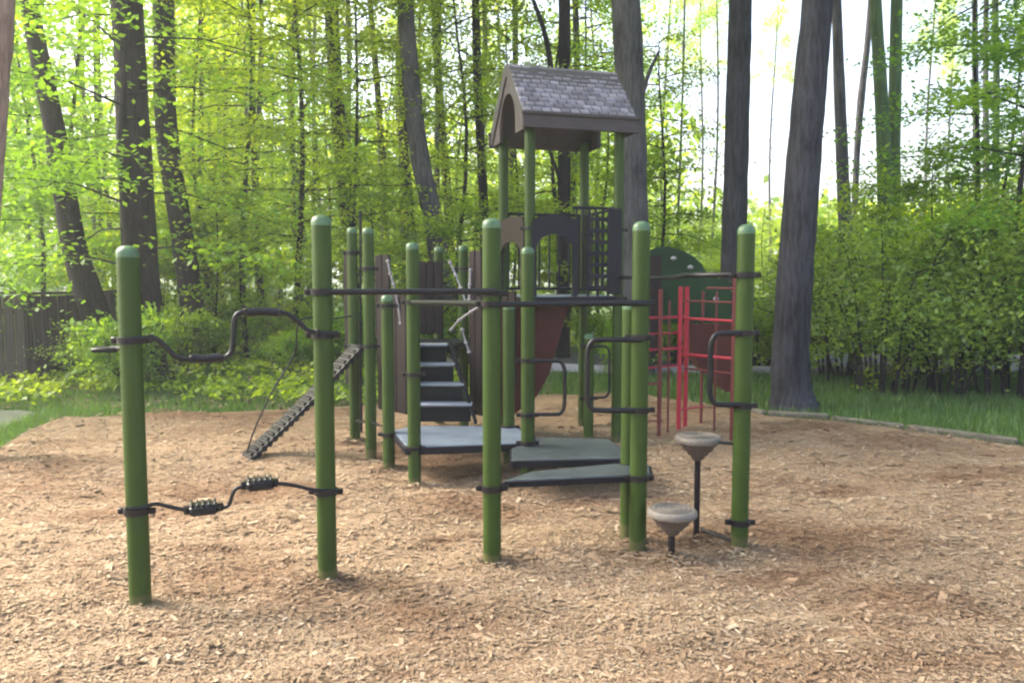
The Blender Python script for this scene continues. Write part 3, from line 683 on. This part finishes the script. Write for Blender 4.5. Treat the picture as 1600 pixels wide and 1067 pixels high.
deck([(DP(606, 600, 7.3).x, 7.36), (DP(702, 600, 7.3).x, 7.36), (DP(735, 600, 8.3).x, 8.3), (DP(650, 600, 8.3).x, 8.3)], .925, mat='step')
# brown barrier panels with grooved boards
def panel(pa_, pb_, z0, z1, mat='brown', n_=4, name='barrier_panel', slope=0, th=.03):
    a_ = Vector(pa_); e = Vector(pb_); d = e-a_; L_ = d.length; rz = math.atan2(d.y, d.x); mb = MB()
    for i in range(n_):
        c = a_+d*((i+.5)/n_); zz = z1+slope*(i+.5)/n_; mb.box((c.x, c.y, (z0+zz)/2), (L_/n_-.006, th, zz-z0), rz, .006)
    mb.box(((a_+e)/2).to_tuple()[:2]+((z0+z1)/2,), (L_, th*.5, (z1-z0)*.94), rz)
    return part(mb, name, M[mat])
def DX(px, Y): return (DP(px, 550, Y).x, Y, 0)
panel(DX(591, 7.35), DX(652, 6.95), .34, 1.40, n_=4)
panel(DX(588, 7.9), DX(611, 7.8), .95, ZP(398, 7.8), n_=2)
panel(DX(655, 8.2), DX(692, 8.2), .98, ZP(408, 8.2), n_=3)
panel(DX(734, 7.3), DX(754, 7.2), .30, ZP(392, 7.2), n_=2)
panel(DX(786, 7.4), DX(806, 7.3), .55, ZP(455, 7.3), n_=2)
panel(DX(540, 7.95), DX(551, 7.9), .5, ZP(392, 7.9), 'brown', 1)
# ropes on the steps
def rope(pp, Y, r=.009): 
    pts = [DP(x, y, Y+dy) for x, y, dy in pp]; mb = MB().tube(pts, r, 8, smooth=5)
    for x, y, dy in pp: q = DP(x, y, Y+dy); mb.lathe((q.x, q.y, q.z-.014), [(.006, 0), (.017, .006), (.017, .022), (.006, .028)], 10)
    part(mb, 'rope', M['rope'])
rope([(606, 408, 0), (610, 428, 0), (615, 445, 0), (622, 478, 0), (626, 505, 0)], 7.1)
rope([(703, 410, 0), (712, 430, 0), (720, 450, 0), (727, 470, 0)], 7.15)
rope([(735, 422, .1), (734, 445, .1), (733, 468, .1)], 7.15)
rope([(705, 515, 0), (718, 500, -.1), (736, 487, -.2), (750, 478, -.3)], 7.1)
rope([(722, 515, 0), (728, 535, 0), (733, 550, 0)], 7.0, .007)

# ---- roofed tower
for key, u, v in (('TA', 0, 0), ('TB', S_, 0), ('TC', 0, S_), ('TD', S_, S_)):
    q = T(u, v, 0); post(key, 0, 0, XY=(q.x, q.y), h=3.0, clamps=[1.36, 2.0], cap=False, r=.049)
ZD = 1.385
deck([T(-.03, -.03, 0), T(S_+.03, -.03, 0), T(S_+.03, S_+.03, 0), T(-.03, S_+.03, 0)], ZD, mat='deck')
# roof: gable running along u, slopes to front and back
OV = .115; ez = 2.905; rzv = 3.525; mid_ = S_/2
prof = [(-OV, ez+.10), (-OV, ez-.02), (-OV+.03, ez-.02), (mid_, rzv-.07), (S_+OV-.03, ez-.02), (S_+OV, ez-.02), (S_+OV, ez+.10), (mid_+.10, rzv-.01), (mid_+.03, rzv+.03), (mid_-.03, rzv+.03), (mid_-.10, rzv-.01)]
u0, u1 = -.10, S_+.12
rf = part(MB().prism([T(u0, v, z) for v, z in prof], T(u1, 0, 0)-T(u0, 0, 0)), 'roof', M['roof'], smooth=False)
# shingle relief on both slopes
for sgn in (1, -1):
    mb = MB(); rows = 10
    for r_ in range(rows):
        f0_, f1_ = r_/rows, (r_+1.15)/rows
        va, vb = (-OV-.012, mid_-.05) if sgn == 1 else (S_+OV+.012, mid_+.05)
        za, zb = ez+.105, rzv+.018
        cols = 12
        for c in range(cols+1):
            ua = u0+(c-(.5 if r_ % 2 else 0))*(u1-u0)/cols; ub = ua+(u1-u0)/cols-.012; ua = max(ua, u0); ub = min(ub, u1)
            if ub-ua < .02: continue
            j0 = rng.uniform(-.008, .008); f1c = min(1, f1_)
            def Q(u, f, h): v = va+(vb-va)*f; z = za+(zb-za)*f+h; return T(u, v, z)
            lo_ = f0_+j0
            th_ = rng.uniform(.018, .036)
            ptsb = [Q(ua, lo_, .004), Q(ub, lo_, .004), Q(ub, f1c, .002), Q(ua, f1c, .002)]
            ptst = [Q(ua+.004, lo_+.003, th_), Q(ub-.004, lo_+.003, th_), Q(ub, f1c, .004), Q(ua, f1c, .004)]
            mb.add(ptsb+ptst, [(3, 2, 1, 0), (4, 5, 6, 7), (0, 1, 5, 4), (1, 2, 6, 5), (2, 3, 7, 6), (3, 0, 4, 7)])
    part(mb, 'shingles', M['shingle'], rf, smooth=False)
for vv, s_ in ((-OV-.02, -1), (S_+OV+.02, 1)):
    mb = MB(); c = T((u0+u1)/2, vv, ez+.035); mb.box(c, (u1-u0+.03, .03, .13), TH, .006)
    c = T((u0+u1)/2, vv-.018*1, ez+.10); mb.box(c, (u1-u0+.05, .03, .03), TH, .005)
    part(mb, 'fascia', M['fascia'], rf)
# gable end panels with an arched opening
for uu in (u0+.015, u1-.045):
    N = 14; ow = .26; oz = ez+.02; arc = [(mid_-ow*math.cos(math.pi*i/N), oz+.06+.30*math.sin(math.pi*i/N)) for i in range(N+1)]
    outer = [(-OV+.02, ez-.03), (-OV+.02, ez+.085)]+[(mid_-.03+(-OV+.05-mid_)*(1-i/5), ez+.085+(rzv-ez-.10)*i/5) for i in range(1, 6)]
    lefth = outer+[(mid_, rzv-.005)]+[(v, z) for v, z in reversed(arc[:N//2+1])]+[(mid_-ow, ez-.03)]
    righth = [(2*mid_-v, z) for v, z in lefth]
    mb = MB(); dv = T(.03, 0, 0)-T(0, 0, 0)
    for h_ in (lefth, righth): mb.prism([T(uu, v, z) for v, z in h_], dv)
    part(mb, 'gable_panel', M['fascia'], rf, smooth=False)
# barriers round the tower deck
def bars(pA, pB, z0, z1, n_, name='barred_guard', mat='dark', r=.011):
    mb = MB(); pA, pB = Vector(pA), Vector(pB)
    for z in (z0+.06, z1): mb.tube([Vector((pA.x, pA.y, z)), Vector((pB.x, pB.y, z))], .014, 8)
    for i in range(n_):
        p = pA.lerp(pB, (i+.5)/n_); mb.tube([(p.x, p.y, z0+.06), (p.x, p.y, z1)], r, 7)
    return part(mb, name, M[mat])
ZT = 2.20
bars(T(0, S_, 0), T(S_, S_, 0), ZD, ZT, 8); bars(T(S_, 0, 0), T(S_, S_, 0), ZD, ZT, 6)
bars(T(.42, 0, 0), T(S_, 0, 0), ZD, ZT, 7)
# lattice ladder panel in the front
mb = MB()
for i in range(3): mb.box(T(.56+i*.10, -.03, (ZD+2.12)/2), (.016, .02, 2.12-ZD), TH)
for i in range(7): mb.box(T(.66, -.033, ZD+.08+i*.105), (.23, .022, .036), TH)
part(mb, 'lattice_panel', M['dark'])
mb = MB().box(T(S_-.06, -.05, 1.80), (.14, .03, .80), TH, .008).box(T(.07+.37, -.04, 1.75), (.05, .03, .7), TH, .008)
part(mb, 'guard_panel', M['dark'])
def archp(A, B, z0, z1, zo, mat, name='arch_panel', leg=.07):
    A, B = Vector(A), Vector(B); d = (B-A); L_ = d.length; dn = d.normalized(); N = 12; w_ = L_/2-leg
    arc = [(L_/2-w_*math.cos(math.pi*i/N), zo-.12+.12*math.sin(math.pi*i/N)) for i in range(N+1)]
    nrm = Vector((-dn.y, dn.x, 0))*.03; mb = MB()
    l_ = [(0, z0), (0, z1-.06), (.05, z1-.01), (L_/2, z1+.02)]+list(reversed(arc[:N//2+1]))+[(leg, z0)]
    r_ = [(L_-u, z) for u, z in l_]
    for h_ in (l_, r_): mb.prism([A+dn*u+Vector((0, 0, z)) for u, z in h_], nrm)
    return part(mb, name, M[mat], smooth=False)
archp(T(-.0, -.07, 0), T(.44, -.07, 0), ZD, 2.11, 1.95, 'dark', leg=.045)
archp(T(-.06, S_, 0), T(-.06, 0, 0), ZD, 2.12, 1.9, 'brown', leg=.10)
# maroon slide leaving the tower: two side walls and a bed
sp = [(888, 474), (874, 530), (858, 585), (838, 620), (800, 650), (770, 657), (735, 660)]
tp = [(842, 474), (828, 520), (812, 560), (795, 590), (770, 620), (735, 640)]
for i_, YY in enumerate((7.62, 8.05)):
    fr = [DP(x, y, 7.62) for x, y in sp]; bk = [DP(x, y, 7.62) for x, y in tp][::-1]
    poly = [Vector((p.x, YY, p.z)) for p in [DP(888, 474, 7.62), DP(874, 530, 7.62), DP(858, 585, 7.62), DP(838, 620, 7.62), DP(800, 650, 7.62), DP(780, 655, 7.62), DP(780, 474, 7.62)]]
    if i_ == 0: sl = part(MB().prism(poly, (0, .03, 0)), 'slide', M['maroon'], smooth=False)
    else: part(MB().prism(poly, (0, .03, 0)), 'side_wall', M['maroon'], sl, smooth=False)
mb = MB(); pp = [DP(x, y, 7.62) for x, y in [(880, 474), (867, 528), (850, 580), (832, 612), (800, 638), (760, 646)]]
V = []; 
for p in pp: V += [(p.x, 7.65, p.z), (p.x, 8.05, p.z), (p.x-.03, 8.05, p.z-.03), (p.x-.03, 7.65, p.z-.03)]
F = []
for i in range(len(pp)-1): F += [(4*i+j, 4*i+(j+1) % 4, 4*i+4+(j+1) % 4, 4*i+4+j) for j in range(4)]
F += [(0, 1, 2, 3), tuple(len(V)-4+j for j in (3, 2, 1, 0))]
part(mb.add(V, F), 'slide_bed', M['maroon'], sl)

# ---- inclined climber on the far left
b0 = GP(386, 716); e0 = DP(560, 541, CLP['I'][1]-.1)
d = e0-b0; dn = d.normalized(); sd_ = Vector((-dn.y, dn.x, 0)).normalized()
mb = MB()
for s_ in (-1, 1):
    mb.tube([b0+sd_*s_*.10-dn*.05, b0+sd_*s_*.10+d*.5+Vector((0, 0, -.03)), e0+sd_*s_*.10], .02, 10, smooth=6)
ic = part(mb, 'inclined_climber', M['black'])
nR = 22
for i in range(nR):
    c = b0+d*((i+.4)/nR)+Vector((0, 0, -.10*math.sin(math.pi*(i+.4)/nR)*.3))
    part(MB().tube([c-sd_*.125, c+sd_*.125], .026, 8).tube([c-sd_*.09+Vector((0, 0, .03)), c+sd_*.09+Vector((0, 0, .03))], .016, 8), 'rung', M['black'] if i % 2 else M['clamp'], ic)
part(MB().tube([b0+Vector((0, 0, .05)), DP(398, 670, b0.y), DP(425, 612, b0.y+.05), DP(448, 575, b0.y+.1), DP(462, 545, b0.y+.1), DP(470, 500, b0.y), DP(520, 498, b0.y+.3), P('I', 1.2)], .0075, 8, smooth=6), 'handrail', M['black'], ic)
part(MB().tube([P('I', ZP(657, CLP['I'][1])), P('H', ZP(660, CLP['H'][1])), P('G', ZP(668, CLP['G'][1]))], .01, 8), 'rung', M['black'])
part(MB().tube([P('I', ZP(541, CLP['I'][1])), P('H', ZP(541, CLP['H'][1]))], .014, 8), 'rung', M['black'])
part(MB().tube([DP(563, 330, 8.0), DP(563, 560, 8.0), Vector((DP(563, 560, 8.0).x, 8.0, -.1))], .014, 8), 'thin_pole', M['black'])

# ---- red ladder and panels on the right
YR = 8.0
def V2(px, y0, y1, Y, r, mat='red'):
    x = DP(px, 560, Y).x; z1 = ZP(y0, Y); z0 = -.1 if y1 is None else ZP(y1, Y); return ([(x, Y, z0), (x, Y, z1)], r)
rl = None
def radd(pts, r, name, mat='red'):
    global rl
    mb = MB().tube(pts, r, 10, smooth=4 if len(pts) > 2 else 0)
    if rl is None: rl = part(mb, 'red_ladder', M[mat])
    else: part(mb, name, M[mat], rl)
for px, y0, Y, r, mt in [(1045, 470, 8.1, .012, 'rust'), (1118, 455, 8.0, .012, 'rust'), (1062, 448, 8.15, .024, 'red'), (1072, 448, 8.3, .024, 'red'), (1031, 452, 7.95, .022, 'rust'), (1097, 455, 8.5, .016, 'rust'), (1146, 432, 7.6, .022, 'rust')]:
    p, r = V2(px, y0, None, Y, r); radd(p, r, 'upright', mt)
def hb(y, x0, x1, Y0, Y1, r=.014, mt='red', bow=0):
    a_ = DP(x0, y, Y0); e = DP(x1, y, Y1); e.z = a_.z; m_ = (a_+e)/2+Vector((0, 0, bow)); radd([a_, m_, e], r, 'rung', mt)
hb(497, 1008, 1068, 7.95, 8.2); hb(497, 1068, 1148, 8.2, 7.6); hb(547, 1006, 1068, 7.95, 8.2); hb(553, 1064, 1148, 8.2, 7.7, .017); hb(600, 1003, 1035, 7.9, 7.95, .013, 'rust'); hb(640, 1056, 1100, 8.2, 8.4, .009)
hb(658, 1010, 1035, 7.9, 7.95, .008, 'rust'); hb(522, 1010, 1066, 7.95, 8.2, .010); hb(575, 1068, 1148, 8.2, 7.7, .011, 'rust'); hb(575, 1006, 1064, 7.95, 8.2, .010); hb(470, 1066, 1148, 8.2, 7.6, .010, 'rust'); hb(450, 1105, 1150, 7.9, 7.6, .012, 'rust')
def plate(pxs, Y, mat, name, parent=None, th=.03):
    return part(MB().prism([DP(x, y, Y) for x, y in pxs], (0, th, 0)), name, M[mat], parent, smooth=False)
gp = plate([(1012, 505), (1012, 392), (1028, 386), (1046, 385), (1066, 391), (1084, 401), (1097, 413), (1106, 430), (1142, 440), (1142, 505)], 8.75, 'dgreen', 'climbing_wall')
for x, y in [(1052, 404), (1078, 418), (1030, 470), (1118, 467)]:
    q = DP(x, y, 8.745); part(MB().lathe((q.x, q.y-.02, q.z-.022), [(.012, 0), (.03, .01), (.034, .024), (.026, .040), (.008, .046)], 10), 'hand_hold', M['rope'], gp)
plate([(1016, 400), (1034, 398), (1034, 545), (1020, 560), (1016, 560)], 8.55, 'brown', 'barrier_panel')
def arcpts(): return [(1078, 506), (1080, 540), (1086, 562), (1098, 578), (1114, 590), (1126, 604), (1134, 612), (1146, 612), (1146, 506)]
p2 = plate(arcpts(), 8.45, 'maroon', 'side_slide'); plate(arcpts(), 8.85, 'maroon', 'side_wall', p2)
pts2 = arcpts()[:7]; V = []
for x, y in pts2:
    p = DP(x, y, 8.45); V += [(p.x, 8.48, p.z), (p.x, 8.85, p.z), (p.x+.03, 8.85, p.z+.03), (p.x+.03, 8.48, p.z+.03)]
F = []
for i in range(len(pts2)-1): F += [(4*i+j, 4*i+(j+1) % 4, 4*i+4+(j+1) % 4, 4*i+4+j) for j in range(4)]
part(MB().add(V, F), 'slide_bed', M['maroon'], p2)

# ---------------------------------------------------------------- stepping pods
def pod(label, px, pyb, pyt):
    g_ = GP(px, pyb); h = ZP(pyt, g_.y); t = thing('stepping_pod', label, 'stepping pod', (g_.x, g_.y, 0), 'stepping pods beside the rightmost post')
    MB().lathe((0, 0, 0), [(.019, -.15), (.019, h-.12)], 14).build('stem', M['clamp'], t)
    MB().lathe((0, 0, h-.155), [(.024, 0), (.040, .012), (.046, .030), (.062, .036), (.070, .055), (.088, .062), (.098, .085), (.112, .095), (.122, .112)], 32).build('bowl', M['pod'], t)
    top = MB().lathe((0, 0, h-.045), [(.118, 0), (.136, .003), (.139, .014), (.136, .030), (.126, .040), (.118, .041), (.115, .038), (.06, .040), (.01, .041)], 36)
    for i in range(4): top.lathe((0, 0, h-.0045), [(.10-.024*i, -.002), (.10-.024*i, .003), (.093-.024*i, .003), (.093-.024*i, -.002)], 32)
    top.build('tread', M['podtop'], t)
    return t
pod('taller stepping pod on a long thin stem, nearer the rightmost green post', 1088, 832, 679)
pod('shorter stepping pod close to the chips, on a short stem', 1049, 872, 793)
q0 = GP(1096, 826, .03); q1 = P('E', .03, -.03, 0)
part(MB().tube([q0, q0.lerp(q1, .4)+Vector((0, -.02, .0)), q1+Vector((0, 0, -.01))], .011, 8, smooth=5), 'ground_rod', M['clamp'])

# ---------------------------------------------------------------- slight haze, added to lift the dark foliage and pale the wood
m = bpy.data.materials.new('haze_air'); m.use_nodes = True; n = m.node_tree
n.nodes.remove(n.nodes['Principled BSDF']); pv = n.nodes.new('ShaderNodeVolumePrincipled')
pv.inputs['Color'].default_value = (.93, .97, .95, 1); pv.inputs['Density'].default_value = .0028; pv.inputs['Anisotropy'].default_value = .3
n.links.new(pv.outputs[0], n.nodes['Material Output'].inputs['Volume'])
hz = MB().box((0, 0, 0), (900, 1010, 32)).build('haze', m, smooth=False, loc=(0, 150, 14.9))
tag(hz, 'thin pale haze hanging in the air among the trees', 'haze', kind='stuff')
